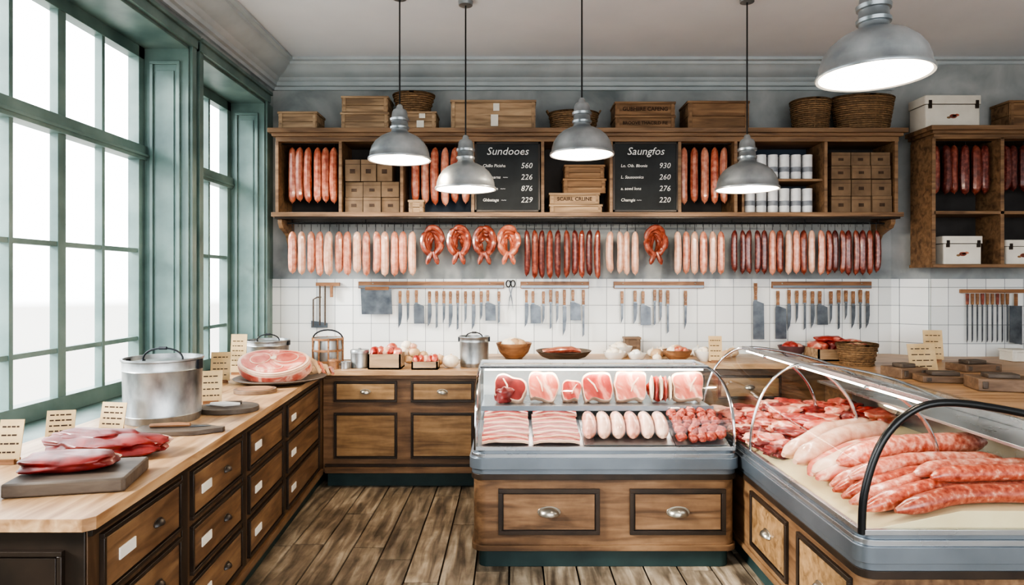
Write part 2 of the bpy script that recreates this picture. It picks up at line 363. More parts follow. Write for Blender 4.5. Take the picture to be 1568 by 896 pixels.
for i,(ca,cb) in enumerate(cols):
    for z0 in(.185,.405,.625):
        panel(b,ca,cb,z0,z0+.195,WY,lab=True)
        if (i in(0,1)): pull(b,(ca+cb)/2+.08,z0+.1,y=-.011,s=.9,mat=WDK)
    b.box(cb+.02,cb+.07,-.006,0,.17,.83,WDK)
b.M=T(0,1.892,0)
panel(b,XL+.06,A.x-.06,.2,.8,WDK)  # end panel keeps the same painted-in shade
b.done('drawer_counter',bevel=.003)
# ---------------------------------------------------------------- back shelf unit
def crown(b,x0,x1,yf,yb,zt):
    for dx,z0,z1 in((.0,zt-.085,zt-.06),(.025,zt-.06,zt-.035),(.05,zt-.035,zt)):
        b.box(x0-dx,x1+dx,yf-dx,yb,z0,z1,SHELF)
YS=5.25; yb_=YB-.004
sx=lambda px:(px-784)/190.5
b=B(); zb=2.13; zt=2.80
crown(b,-1.9,3.11,YS,yb_,zt)
b.box(-1.9,3.11,YS,yb_,zt-.1,zt-.083,SHELF)
b.box(-1.93,3.14,YS-.02,yb_,zb-.035,zb,SHELF); b.box(-1.91,3.12,YS-.005,yb_,zb-.05,zb-.035,WDK)
b.box(-1.9,3.11,yb_-.02,yb_,zb,zt-.09,SHELFB)
b.box(sx(616),sx(722),yb_-.026,yb_-.02,zb,zt-.09,BLUEB); b.box(sx(1130),sx(1262),yb_-.026,yb_-.02,zb,zt-.09,BLUEB)
divs=[424,521,615,724,831,936,1041,1127,1265,1373]
for px in divs: b.box(sx(px)-.013,sx(px)+.013,YS,yb_-.02,zb,zt-.1,SHELF)
b.box(sx(1140),sx(1263),YS+.03,yb_-.02,2.385,2.405,SHELF)
b.box(sx(1140)-.01,sx(1140)+.01,YS+.03,yb_-.02,zb,zt-.1,SHELF)
for xx in(-1.9,3.075):
    pr=[(0,0),(0,-.36),(.04,-.36),(.06,-.3),(.07,-.2),(.12,-.12),(.2,-.09),(.27,-.07),(.3,-.03),(.3,0)]
    b.prism(pr,xx,xx+.035,SHELF,frame((0,-1,0),(0,0,1),(1,0,0),(0,yb_,zb-.05)))
b.done('wall_shelf',bevel=.002)
# right shelf unit
b=B(); yw=5.396; yf=5.1; rx=lambda px:(px-784)/196
crown(b,rx(1430),XR-.06,yf,yw,2.785)
x0=rx(1430)
b.box(x0,XR-.02,yf,yw,2.69,2.70,SHELF)
b.box(x0,XR-.02,yf,yw,2.10,2.125,SHELF); b.box(x0-.015,XR-.01,yf-.015,yw,1.685,1.71,SHELF)
b.box(x0,XR-.02,yw-.015,yw,1.7,2.7,SHELFB)
for px in(1430,1535,1640): b.box(rx(px)-.014,rx(px)+.014,yf,yw-.015,1.70,2.70,SHELF)
b.done('wall_shelf',bevel=.002)
# ---------------------------------------------------------------- hanging sausages
def hang(b,x,y,zt,L,r,mat,bend=.01,string=.03):
    n=11; pts=[];rad=[]
    pr=[.25,.68,.92,.99,1,1.02,1.02,1,.95,.78,.35]
    bx=R(-bend,bend); by=R(-bend,bend)*.5
    for i in range(n):
        t=i/(n-1); q=math.sin(pi*t)
        t2=[0,.04,.11,.22,.35,.5,.65,.78,.89,.96,1][i]
        pts.append((x+bx*q*1.6,y+by*q,zt-string-L*t2)); rad.append(r*pr[i]*R(.96,1.04))
    b.tube(pts,rad,mat,seg=9)
    b.tube([(x,y,zt),(x,y,zt-string-.005)],.0025,IRON,seg=4)
    b.blob((x,y,zt-string-L-.004),(.005,.005,.008),mat,sub=1)
def saus_row(name,xs,y,zt,L,r,mat,rod=None,var=.02):
    b=B()
    for i,x in enumerate(xs):
        m=mat[i%len(mat)] if isinstance(mat,list) else mat
        hang(b,x,y+R(-.006,.006),zt,L*R(1-var,1+var),r,m)
    if rod: b.tube([(rod[0],y,zt),(rod[1],y,zt)],.005,IRON,seg=6)
    return b.done(name)
lin=lambda a,c,n:[a+(c-a)*i/(n-1) for i in range(n)]
zc=zt-.103
saus_row('hanging_sausages',lin(sx(442),sx(508),6),5.33,zc,.44,.033,SORANGE,(sx(424)+.014,sx(521)-.014))
saus_row('hanging_sausages',lin(sx(634),sx(712),6),5.33,zc,.46,.033,[SORANGE,SPINK],(sx(615)+.014,sx(724)-.014),.05)
saus_row('hanging_sausages',lin(sx(1052),sx(1115),5),5.33,zc,.45,.033,[SPINK,SORANGE],(sx(1041)+.014,sx(1127)-.014))
saus_row('hanging_sausages',lin(rx(1444),rx(1522),6),5.2,2.688,.38,.034,[SRED,SDARK],(rx(1430)+.016,rx(1535)-.016))
saus_row('hanging_sausages',lin(rx(1552),rx(1625),6),5.2,2.688,.36,.034,SDARK,(rx(1535)+.016,rx(1640)-.016))
# rod under shelf
YR=5.35; hx=lambda px:(px-784)/187; ZR=2.05
b=B(); b.tube([(-1.84,YR,ZR),(3.05,YR,ZR)],.007,IRON,seg=8)
for xx in lin(-1.8,3.0,9): b.tube([(xx,YR,ZR),(xx,YR,2.082)],.004,IRON,seg=6)
for i in range(92): 
    xx=-1.8+i*.0525; b.tube([(xx,YR-.008,ZR+.012),(xx,YR-.009,ZR-.03)],.0018,IRON,seg=4)
b.done('hanging_rail')
Z1=ZR-.007
def row(a,c,n,L,r,mat,st=.05):
    b=B(); xs=lin(hx(a),hx(c),n)
    for i,x in enumerate(xs): hang(b,x,YR+R(-.006,.006),Z1,L*R(.96,1.04),r*R(.94,1.05),mat[i%len(mat)],string=st)
    b.done('hanging_sausages')
row(448,632,14,.345,.033,[SPINK,SPALE,SPINK],.06)
row(806,916,10,.375,.026,[SDARK,SRED],.05)
row(936,973,4,.34,.029,[SPALE],.06)
row(1037,1104,6,.34,.030,[SPALE,SPINK],.06)
row(1126,1170,5,.34,.026,[SDARK],.05)
row(1183,1256,7,.345,.029,[SPINK,SRED,SPALE],.05)
row(1268,1342,8,.35,.026,[SRED,SDARK],.05)
def coil(px,mat,sd):
    b=B(); cx=hx(px); cz=Z1-.14
    for j in range(4):
        a=.078-.014*j; h=.110-.010*j; yy=YR-.03+.02*j; tilt=R(-.35,.35); n=34; pts=[];rad=[]
        for i in range(n):
            t=2*pi*i/n; ux=a*math.cos(t); uz=h*math.sin(t)
            pts.append((cx+ux*math.cos(tilt)-uz*math.sin(tilt)*.5,yy+.012*math.sin(3*t+j),cz+uz*math.cos(tilt)+ux*math.sin(tilt)-.012*j))
            rad.append(.0255*(1-.55*max(0,math.cos(2.5*t+j+sd))**14))
        b.tube(pts,rad,mat,seg=9,closed=True)
    for sg in(-1,1):
        pts=[(cx+sg*.01,YR-.03,cz-.09),(cx+sg*.024,YR-.04,cz-.13),(cx+sg*.038,YR-.04,cz-.165),(cx+sg*.045,YR-.038,cz-.19)]
        b.tube(pts,[.014,.021,.021,.008],mat,seg=8)
    b.tube([(cx,YR,Z1),(cx,YR,cz+.09)],.003,IRON,seg=5)
    b.done('sausage_coil')
for i,px in enumerate((663,703,742,779,1003)): coil(px,SRED if i!=3 else SORANGE,i*1.3)
# ---------------------------------------------------------------- boxes, crates, baskets
def crate(name,cx,cy,z0,w,d,h,mat=None,slats=2,txt=None,rot=0,lid=True,tag=False):
    mat=mat or CRATE; b=B(); b.M=T(cx,cy,z0)@RZ(rot); g=.003; sh=(h-.018)/slats
    for i in range(slats):
        za=i*sh+g/2; zb=(i+1)*sh-g/2
        b.box(-w/2,w/2,-d/2,-d/2+.012,za,zb,mat); b.box(-w/2,w/2,d/2-.012,d/2,za,zb,mat)
        b.box(-w/2,-w/2+.012,-d/2+.012,d/2-.012,za,zb,mat); b.box(w/2-.012,w/2,-d/2+.012,d/2-.012,za,zb,mat)
    b.box(-w/2+.012,w/2-.012,-d/2+.012,d/2-.012,.002,.012,mat)
    if lid: b.box(-w/2-.006,w/2+.006,-d/2-.006,d/2+.006,h-.018,h,mat)
    for sx_ in(-1,1): b.box(sx_*(w/2-.02)-.012,sx_*(w/2-.02)+.012,-d/2-.005,-d/2,.003,h-.018,mat)
    if tag: b.box(-.02,.04,-d/2-.008,-d/2-.004,h*.1,h*.5,WHITEB); b.box(.0,.05,-d/2-.008,-d/2-.005,h*.62,h*.88,WHITEB)
    o=b.done(name,bevel=.0015)
    if txt:
        for i,t in enumerate(txt): text(t,min(h*.6,w*1.35/len(t)),INK,o,(cx,cy-d/2-.002,z0+h*.45-.3*h*i),off=.0008)
    return o
def basket(name,cx,cy,z0,r0,r1,h,asp=1.0,rows=None,handle=False):
    b=B(); b.M=T(cx,cy,z0)@Matrix.Diagonal((1,asp,1,1)); rows=rows or int(h/.016)
    b.lathe([(r0*.96,.0),(r0*.96,.004),(r0*.93,.005),(r1*.93,h-.005),(r1*.9,h-.005),(r0*.85,.01),(.001,.01)],WICK,seg=24)
    for i in range(rows):
        t=(i+.5)/rows; r=r0+(r1-r0)*t; n=40
        b.tube([((r+.004*math.sin(10*2*pi*k/n+pi*i))*math.cos(2*pi*k/n),(r+.004*math.sin(10*2*pi*k/n+pi*i))*math.sin(2*pi*k/n),h*t) for k in range(n)],h/rows*.52,WICK,seg=5,closed=True)
    for k in range(20):
        a=2*pi*(k+.5)/20; b.tube([(r0*math.cos(a),r0*math.sin(a),0),(r1*math.cos(a),r1*math.sin(a),h)],.005,WICK,seg=5)
    for q in(0,1):
        b.tube([((r1+.003)*math.cos(2*pi*k/30),(r1+.003)*math.sin(2*pi*k/30),h+.006*math.sin(k*pi+q*pi)+.004) for k in range(30)],.009,WICK,seg=6,closed=True)
    if handle:
        for sg in(-1,1): b.tube([(sg*r1+ .0,.04,h),(sg*(r1+.02),.03,h+.03),(sg*(r1+.02),-.03,h+.03),(sg*r1,-.04,h)],.007,WICK,seg=6)
    return b.done(name)
YT=5.38; tx=lambda px:(px-784)/185.5; ZT=zt+.001
crate('wooden_box',tx(463),YT,ZT,.31,.22,.145,CRATE)
crate('wooden_box',tx(564),YT,ZT,.38,.24,.135,CRATE); crate('wooden_box',tx(564),YT,ZT+.137,.37,.24,.13,CRATE,slats=2)
crate('wooden_box',tx(645),YT,ZT,.27,.22,.145,CRATE,tag=True)
basket('wicker_basket',tx(634),YT,ZT+.148,.12,.165,.15,.75)
crate('wooden_box',tx(756),YT,ZT,.68,.24,.235,CRATE,slats=1,tag=True)
basket('wicker_basket',tx(878),YT,ZT,.17,.2,.145,.7,handle=True)
crate('wooden_box',tx(983),YT,ZT,.48,.24,.11,CRATED,slats=1,txt=['BROOVE THACSLD FIE']); crate('wooden_box',tx(983),YT,ZT+.112,.48,.24,.11,CRATED,slats=1,txt=['GUBHIIRE CAFENG'])
crate('wooden_box',tx(1092),YT,ZT,.49,.26,.225,CRATED,slats=2)
basket('wicker_basket',tx(1240),YT,ZT,.13,.155,.245,.9)
basket('wicker_basket',tx(1319),YT,ZT,.205,.25,.27,.62)
def whitebox(cx,cy,z0,w,d,h):
    b=B(); b.M=T(cx,cy,z0)
    b.prism(rrect(-w/2,w/2,-d/2,d/2,.015,3),0,h*.72,WHITEB); b.prism(rrect(-w/2-.008,w/2+.008,-d/2-.008,d/2+.008,.018,3),h*.74,h,WHITEB)
    b.prism(rrect(-w/2+.003,w/2-.003,-d/2+.003,d/2-.003,.015,3),h*.72,h*.74,WDK)
    for dx,r,m in((-.0,.03,SRED),(.03,.018,SORANGE),(-.035,.016,WICK),(.005,.014,SPALE)):
        b.prism(ring(dx,h*.36+dx*.3,r,r*.55,12),d/2,d/2+.002,m,frame((1,0,0),(0,0,1),(0,-1,0)))
    for sg in(-1,1): b.box(sg*(w/2-.03)-.012,sg*(w/2-.03)+.012,-d/2-.012,-d/2,h*.6,h*.85,WDK)
    b.done('decorated_white_box',bevel=.002)
whitebox((1445-784)/190,5.26,2.786,.43,.22,.255)
crate('wooden_box',(1565-784)/190,5.26,2.786,.36,.2,.22,CRATED)
whitebox(rx(1478),5.23,1.711,.30,.2,.22); whitebox(rx(1572),5.23,1.711,.27,.2,.19)
def cartons(name,x0,x1,z0,z1,nc,nr,y=5.36,d=.18,mat=None):
    b=B(); w=(x1-x0)/nc; h=(z1-z0)/nr; mat=mat or CARTON
    for j in range(nr):
        for i in range(nc):
            xa=x0+i*w+.003; xb=xa+w-.006; za=z0+j*h+ (.001 if j==0 else 0); zb_=z0+(j+1)*h-.003; yy=y+R(-.008,.008)
            b.box(xa,xb,yy-d/2,yy+d/2,za,zb_,mat); b.box(xa,xb,yy-d/2-.001,yy-d/2,zb_-h*.22,zb_-h*.2,LABEL)
            b.box((xa+xb)/2-.022,(xa+xb)/2+.02,yy-d/2-.0015,yy-d/2,za+h*.35,za+h*.55,LABEL)
    return b.done(name,bevel=.002)
cartons('stacked_cartons',sx(527),sx(611),zb+.001,zb+.25,3,2); cartons('stacked_cartons',sx(527),sx(600),zb+.252,zb+.43,3,1)
crate('wooden_box',sx(637),5.3,zb+.001,.12,.09,.10,CRATE)
cartons('stacked_cartons',sx(1275),sx(1368),zb+.001,zb+.27,3,2,mat=CARTON); cartons('stacked_cartons',sx(1275),sx(1366),zb+.272,zb+.49,3,2)
crate('wooden_box',sx(882),5.36,zb+.001,.42,.2,.065,CRATE,slats=1); crate('wooden_box',sx(880),5.36,zb+.067,.4,.2,.09,CRATE,slats=1,txt=['SCAIRL CRLINE'])
crate('wooden_box',sx(896),5.38,zb+.158,.34,.18,.12,CRATED); crate('wooden_box',sx(896),5.38,zb+.28,.32,.18,.11,CRATED)
b=B()
for zz in(zb+.001,2.406):
    for i in range(6):
        for yy in(5.34,5.45):
            x=sx(1154)+i*.094+.0; b.M=T(x,yy,zz)
            b.lathe([(.037,0),(.04,.004),(.04,.02)],CAN,seg=16); b.lathe([(.0405,.02),(.0405,.09)],CAN,seg=16)
            b.lathe([(.0408,.06),(.0408,.1)],CANL,seg=16); b.lathe([(.04,.1),(.04,.19),(.041,.193),(.041,.2),(.036,.2),(.036,.195)],CAN,seg=16)
b.done('canned_goods')
# chalkboards
def chalk(px,title,rows):
    cx=sx(px); w=.525; b=B(); z0,z1=zb+.006,zt-.104; y=YS+.012
    b.box(cx-w/2,cx+w/2,y,y+.012,z0,z1,CHALK)
    for a,c,d,e in((cx-w/2,cx+w/2,z0,z0+.014),(cx-w/2,cx+w/2,z1-.014,z1),(cx-w/2,cx-w/2+.014,z0,z1),(cx+w/2-.014,cx+w/2,z0,z1)): b.box(a,c,y-.006,y,d,e,WDK)
    o=b.done('chalkboard')
    text(title,.086,CHALKW,o,(cx,y-.001,z1-.075),shear=.25)
    for i,(a,n) in enumerate(rows):
        z=z1-.19-i*.092
        text(a,.034,CHALKW,o,(cx-.2,y-.001,z),align='LEFT',shear=.15,off=.0002); text(n,.062,CHALKW,o,(cx+.2,y-.001,z),align='RIGHT',shear=.2)
    return o
chalk(777,'Sundooes',[('Chillo Picisha','560'),('~  Rioarns  ~~','226'),('~  Bacon  ~~','876'),('Ghbatage  ~~','229')])
chalk(989,'Saungfos',[('Lo. Oib. Bbonis','930'),('L. Sausoonics','260'),('a. aoed lons','276'),('Chamgis ~~','220')])
# ---------------------------------------------------------------- knife racks
YK=YB-.014; kx=lambda px:(px-784)/179.5
def knife(b,x,zt,kind,s=1.0):
    hl=.105*s; X=frame((1,0,0),(0,0,1),(0,-1,0),(x,YK-.03,zt))
    b.prism([(-.011,0),(.011,0),(.013,-hl*.3),(.010,-hl*.7),(.012,-hl),(-.012,-hl),(-.010,-hl*.7),(-.013,-hl*.3)],-.008,.008,BOWLW,X)
    for q in(.25,.5,.75): b.prism(ring(0,-hl*q,.003,.003,6),-.0095,.0095,BRASS,X)
    b.prism([(-.012,-hl),(.012,-hl),(.012,-hl-.012),(-.012,-hl-.012)],-.007,.007,STEELD,X)
    L={'chef':.20,'bone':.16,'cleaver':.17,'big':.24,'slim':.22,'steel':.2}[kind]*s; z=-hl-.012
    if kind=='chef': p=[(-.014,z),(.018,z),(.018,z-L*.45),(.008,z-L*.8),(-.014,z-L)]
    elif kind=='bone': p=[(-.009,z),(.012,z),(.009,z-L*.7),(-.009,z-L)]
    elif kind=='slim': p=[(-.008,z),(.009,z),(.009,z-L*.92),(-.008,z-L)]
    elif kind=='steel': p=[(-.004,z),(.004,z),(.002,z-L),(-.002,z-L)]
    else:
        w=.045 if kind=='cleaver' else .05; p=[(-.018,z),(.016,z),(w+.02,z-.02),(w+.024,z-L),(-.02,z-L),(-.022,z-.02)]
    b.prism(p,-.0018,.0018,BLADE,X)
def rack(x0,x1,items,z=1.575,bar=None,name='knife_rack'):
    b=B(); xa,xb=kx(x0),kx(x1)
    b.box(xa,xb,YK-.022,YK,z-.06,z-.002,BOWLW); b.box(xa+.005,xb-.005,YK-.027,YK-.022,z-.055,z-.035,STEELD)
    for q in(.1,.9): b.blob((xa+(xb-xa)*q,YK-.024,z-.018),(.007,.005,.007),BRASS,sub=1)
    for px,k,s in items: knife(b,kx(px),z-.078+ (R(-.008,.008)),k,s)
    return b,z
b,z=rack(549,772,[(613,'chef',1),(625,'bone',1),(638,'cleaver',1),(658,'chef',.95),(669,'slim',.95),(680,'bone',1),(690,'chef',1),(701,'slim',1),(713,'bone',1),(725,'chef',1.05),(737,'bone',.9),(747,'cleaver',.9),(764,'slim',.8)])
X=frame((1,0,0),(0,0,1),(0,-1,0),(kx(578),YK-.03,z-.06))
b.prism([(-.14,0),(.12,0),(.13,-.22),(-.13,-.22)],-.002,.002,BLADE,X); b.box(kx(560),kx(596),YK-.04,YK-.02,z-.075,z-.045,BOWLW)
b.done('knife_rack')
b=B() # poultry shears
X=frame((1,0,0),(0,0,1),(0,-1,0),(kx(782),YK-.02,1.585))
for sg in(-1,1):
    b.tube([(sg*.02+.018*math.cos(t),-.03+.028*math.sin(t),0) for t in [2*pi*i/14 for i in range(14)]],.005,IRON,seg=6,closed=True,X=X)
    b.prism([(sg*.02,-.055),(sg*.012,-.055),(-sg*.012,-.15),(-sg*.024,-.27),(-sg*.004,-.15)],-.003+sg*.002,.003+sg*.002,BLADE,X)
b.box(kx(782)-.003,kx(782)+.003,YK-.03,YK,1.57,1.585,IRON)
b.done('kitchen_shears')
b,z=rack(797,902,[(806,'chef',1),(816,'cleaver',.95),(832,'bone',1),(843,'slim',1),(853,'bone',1),(864,'chef',1.25),(877,'cleaver',.9),(893,'slim',1.2)]); b.done('knife_rack')
b,z=rack(940,1078,[(952,'bone',1),(972,'chef',.9),(984,'cleaver',1),(1002,'slim',.9),(1011,'bone',1),(1022,'slim',1.1),(1049,'bone',1.2)]); b.done('knife_rack')
b,z=rack(1182,1334,[(1190,'big',1.15),(1207,'chef',1.1),(1219,'bone',1),(1231,'slim',1),(1243,'chef',1),(1254,'cleaver',1),(1271,'bone',1),(1283,'slim',1),(1294,'bone',.9),(1305,'chef',1),(1316,'slim',1),(1327,'chef',1)]); b.done('knife_rack')
b=B(); knife(b,kx(1156),1.56,'big',1.35); b.box(kx(1156)-.004,kx(1156)+.004,YK-.03,YK,1.54,1.56,IRON); b.done('meat_cleaver')
b=B() # hand saw and hooks on a hanger at left
xa,xb=kx(484),kx(520)
b.box(xa,xb,YK-.025,YK,1.535,1.565,BOWLW)
for x_ in(kx(490),kx(498)): b.tube([(x_,YK-.02,1.54),(x_,YK-.02,1.2)],.007,BOARDD,seg=6)
b.tube([(kx(480),YK-.02,1.19),(kx(480),YK-.02,1.42),(kx(486),YK-.02,1.44),(kx(492),YK-.02,1.44)],.006,BOARDD,seg=6)
b.prism([(kx(477),1.18),(kx(502),1.18),(kx(502),1.22),(kx(477),1.24)],-.003,.003,BLADE,frame((1,0,0),(0,0,1),(0,-1,0),(0,YK-.02,0)))
b.box(kx(506),kx(510),YK-.03,YK-.015,1.44,1.54,BOWLW)
b.done('meat_saw')
# rack on right wall
b=B(); yk=5.386; q=lambda px:(px-784)/186
b.box(q(1470),q(1600),yk-.03,yk,1.48,1.51,BOWLW)
for i in range(9):
    x_=q(1478)+i*.041; b.prism([(-.01,0),(.01,0),(.008,-.09),(-.008,-.09)],-.007,.007,SRED if i%3==0 else BOWLW,frame((1,0,0),(0,0,1),(0,-1,0),(x_,yk-.035,1.475)))
    b.prism([(-.006,-.09),(.006,-.09),(.005,-.38),(-.005,-.40)],-.002,.002,BLADE,frame((1,0,0),(0,0,1),(0,-1,0),(x_,yk-.035,1.475)))
b.prism([(-.05,-.1),(.05,-.1),(.05,-.42),(-.05,-.40)],-.002,.002,BLADE,frame((1,0,0),(0,0,1),(0,-1,0),(q(1552),yk-.035,1.475)))
b.prism([(-.01,0),(.01,0),(.01,-.1),(-.01,-.1)],-.008,.008,BOWLW,frame((1,0,0),(0,0,1),(0,-1,0),(q(1552),yk-.035,1.475)))
b.done('knife_rack')
# ---------------------------------------------------------------- display case (centre)
def loft(b,prof,mat,a0,a1,th,mp):
    n=len(prof); vs=[]
    for off_,a in((0,a0),(0,a1)):
        for p in prof: vs.append(mp(p[0],a,p[1]))
    fs=[(i,i+1,n+i+1,n+i) for i in range(n-1)]
    b.add(vs,fs,mat)
def smooth_curve(pts,n=6):
    out=[]; P=[pts[0]]+list(pts)+[pts[-1]]
    for i in range(1,len(P)-2):
        for k in range(n):
            t=k/n; o=[]
            for d in range(len(pts[0])):
                p0,p1,p2,p3=P[i-1][d],P[i][d],P[i+1][d],P[i+2][d]
                o.append(.5*((2*p1)+(-p0+p2)*t+(2*p0-5*p1+4*p2-p3)*t*t+(-p0+3*p1-3*p2+p3)*t**3))
            out.append(tuple(o))
    out.append(tuple(pts[-1])); return out
cx0,cx1,cy0,cy1=-.235,1.252,3.56,4.42
b=B()
ins=lambda d,r=.07: rrect(cx0+d,cx1-(d if d>.0 else 0),cy0+d,cy1-d,r)
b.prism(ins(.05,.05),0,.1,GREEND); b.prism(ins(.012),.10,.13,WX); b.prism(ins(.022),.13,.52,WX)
b.prism(ins(.01),.49,.52,WDK)
b.prism(ins(.012),.52,.55,STEELD); b.prism(ins(.0),.55,.61,STEELD); b.prism(ins(.01),.61,.632,STEEL); b.prism(ins(.02),.632,.65,STEELD)
b.M=T(0,cy0+.022,0)
panel(b,-.075,.48,.19,.44,WX,mt=.022,pl=True,s=1.7); panel(b,.645,1.17,.19,.44,WX,mt=.022,pl=True,s=1.7)
b.M=Matrix.Identity(4)
gp=smooth_curve([(3.585,.65),(3.60,.80),(3.67,.92),(3.84,1.01),(4.08,1.04),(4.40,1.04)],5)
xa,xb=cx0+.035,cx1-.03
loft(b,gp,GLASS,xa,xb,0,lambda p,a,z:(a,p,z))
for x_ in(xa,xb):
    b.tube([(x_,p,z) for p,z in gp],.009,CHROME,seg=8)
    poly=[(p,z) for p,z in gp]+[(4.40,.65)]
    b.add([(x_,p,z) for p,z in poly],[tuple(range(len(poly)))],GLASS)
    b.box(x_-.01,x_+.01,4.385,4.41,.65,1.045,CHROME)
b.box(xa,xb,3.578,3.596,.648,.668,STEEL)
b.box(xa,xb,4.06,4.10,1.032,1.052,STEEL); b.box(xa,xb,4.05,4.062,1.04,1.048,BLACK)
b.box(xa+.03,xb-.03,4.07,4.09,1.02,1.030,LED)
b.box(xa,xb,4.38,4.40,1.025,1.05,STEEL)
b.box(xa+.01,xb-.01,4.375,4.395,.65,1.02,CASEI)
# deck + shelf
b.add([(xa+.01,3.60,.655),(xb-.01,3.60,.655),(xb-.01,3.97,.755),(xa+.01,3.97,.755),(xb-.01,4.375,.755),(xa+.01,4.375,.755)],[(0,1,2,3),(3,2,4,5)],STEEL)
b.box(xa+.015,xb-.015,3.92,4.36,.806,.818,STEEL); b.box(xa+.015,xb-.015,3.908,3.92,.80,.83,STEELD)
b.box(xa+.03,xb-.03,3.925,3.935,.798,.805,LED)
b.done('display_case',bevel=.003)
def chop(b,X,w,h,t,seed,meat=MEATP,flip=1):
    # loin-chop outline: broad squarish eye tapering into a tail
    base=[(-.50,.16),(-.47,.40),(-.28,.50),(.0,.48),(.26,.49),(.45,.36),(.50,.08),(.47,-.24),(.36,-.46),(.14,-.50),(-.12,-.42),(-.26,-.40),(-.40,-.44),(-.47,-.16)]
    cl=[]; P=base
    for i in range(len(P)):
        p0,p1,p2,p3=P[i-1],P[i],P[(i+1)%len(P)],P[(i+2)%len(P)]
        for k in range(3):
            q_=k/3; cl.append(tuple(.5*((2*p1[d])+(-p0[d]+p2[d])*q_+(2*p0[d]-5*p1[d]+4*p2[d]-p3[d])*q_*q_+(-p0[d]+3*p1[d]-3*p2[d]+p3[d])*q_**3) for d in(0,1)))
    o=[]
    for x,y in cl:
        r=1+.14*noise.noise(Vector((x*3+seed,y*3,seed*1.7))); o.append((x*w*r*flip,y*h*r))
    b.prism(o,-t/2,t/2,FAT,X)
    b.prism([(x*.93-.010*w*flip,y*.90-.030*h) for x,y in o],-t/2-.004,t/2+.004,meat,X)
    b.prism([(-.30*w*flip,.28*h),(-.26*w*flip,.30*h),(-.08*w*flip,.06*h),(-.02*w*flip,-.20*h),(-.05*w*flip,-.21*h),(-.13*w*flip,.03*h)],-t/2-.006,t/2+.006,FAT,X)
def pxd(px,d): return (px-784)*d/1000
for i,(px,w,h,k) in enumerate([(781,.20,.15,0),(833,.19,.185,1),(874,.12,.13,3),(914,.195,.185,1),(963,.195,.19,1),(1010,.15,.175,2),(1052,.195,.19,1)]):
    b=B(); x_=pxd(px,4.1)
    X=T(x_,4.10,.826+h*.45)@RX(64)@RZ(R(-10,10))
    if k==0:
        X=T(x_,4.10,.83+h*.42)@RX(58)@RZ(-15)
        chop(b,X,w,h,.10,3.3,MEATD); b.slab(w*.6,.09,h*.7,MEATD,T(x_-.03,4.06,.822),seed=3,amp=.3,e=2.6)
    elif k==3:
        chop(b,X,w,h,.08,8.1,MEAT,-1)
    elif k==2:
        for j in range(5): b.blob((x_-.056+j*.028,4.075,.826+h*.47),(.014,.045,h*.46),[BONE,MEAT][j%2],amp=.25,fr=2,seed=j+2,sub=2)
        b.blob((x_,4.12,.822+h*.44),(w*.5,.06,h*.43),MEAT,amp=.3,fr=2.5,seed=5)
    else: chop(b,X,w,h,.07,i*2.7+1,MEAT if i==3 else MEATP,1 if i%2 else -1)
    b.done('pork_chop' if k==1 else 'meat_joint')
DK=T(0,3.62,.664)@RX(15.1)
def bacon(x0,x1):
    b=B(); b.M=DK; n=7
    for i in range(n):
        y=.005+i*.046; sag=R(-.005,.005); m=14
        for (ya,yb,mt,dz) in((0,.010,FAT,.0),(.010,.036,BACON,.001),(.036,.041,FAT,.0),(.041,.072,BACON,.001)):
            vs=[];fs=[]
            for k in range(m+1):
                t=k/m; x_=x0+(x1-x0)*t+sag; wv=.005*math.sin(9*t+i*1.7); zz=.022+.014*math.sin(pi*t)+R(-.001,.001)
                for yy,z_ in((ya,0),(yb,0),(yb,.014),(ya,.014)):
                    vs.append((x_,y+yy+wv,zz-.016+z_+dz-.10*yy+i*.0045))
            for k in range(m):
                for q_ in range(4): fs.append((k*4+q_,k*4+(q_+1)%4,(k+1)*4+(q_+1)%4,(k+1)*4+q_))
            fs+=[(0,1,2,3),(m*4+3,m*4+2,m*4+1,m*4)]
            b.add(vs,fs,mt)
    b.done('bacon_slices')
bacon(-.165,.095); bacon(.12,.38)
b=B(); b.M=DK
b.box(.40,.905,.0,.34,0.001,.006,STEEL)
for i in range(6):
    x_=.435+i*.082; n=11; pr=[.3,.72,.93,1,1,1,1,1,.93,.72,.3]
    b.tube([(x_+.012*math.sin(pi*k/10)+ .02*(k/10-.5),.02+.285*k/10,.046) for k in range(n)],[.041*p for p in pr],SPALE if i%3 else SPINK,seg=12)
b.done('fresh_sausages')
b=B(); b.M=DK
b.box(.91,1.19,.0,.34,0.001,.006,STEEL)
for j in range(6):
    for i in range(5):
        b.blob((.945+i*.054+R(-.01,.01)+(j%2)*.015,.03+j*.054+R(-.006,.006),.034+R(0,.02)+.01*(j>2)),(.031,.031,.028),MINCE,amp=.3,fr=2.5,sub=2,seed=i*7+j)
b.done('meatballs')
# ---------------------------------------------------------------- display case (right, curved)
b=B(); rx0,rx1,ry0,ry1=1.262,2.35,2.37,4.42
ins=lambda d,r=.06: rrect(rx0+d,rx1-d,ry0+d,ry1-d,r)
b.prism(ins(.05,.05),0,.1,GREEND); b.prism(ins(.012),.10,.13,WY); b.prism(ins(.022),.13,.52,WY); b.prism(ins(.01),.49,.52,WDK)
b.prism(ins(.012),.52,.55,STEELD); b.prism(ins(.0),.55,.61,STEELD); b.prism(ins(.01),.61,.632,STEEL); b.prism(ins(.02),.632,.65,STEELD)
b.M=T(rx0+.022,ry1,0)@RZ(-90)
for a in(.93,1.50): panel(b,a,a+.46,.17,.46,WLX,mt=.02,pl=True,s=1.3)
b.M=T(0,ry0+.022,0)
panel(b,1.36,1.80,.17,.46,WX,mt=.02,pl=True); panel(b,1.86,2.28,.17,.46,WX,mt=.02,pl=True)
b.M=Matrix.Identity(4)
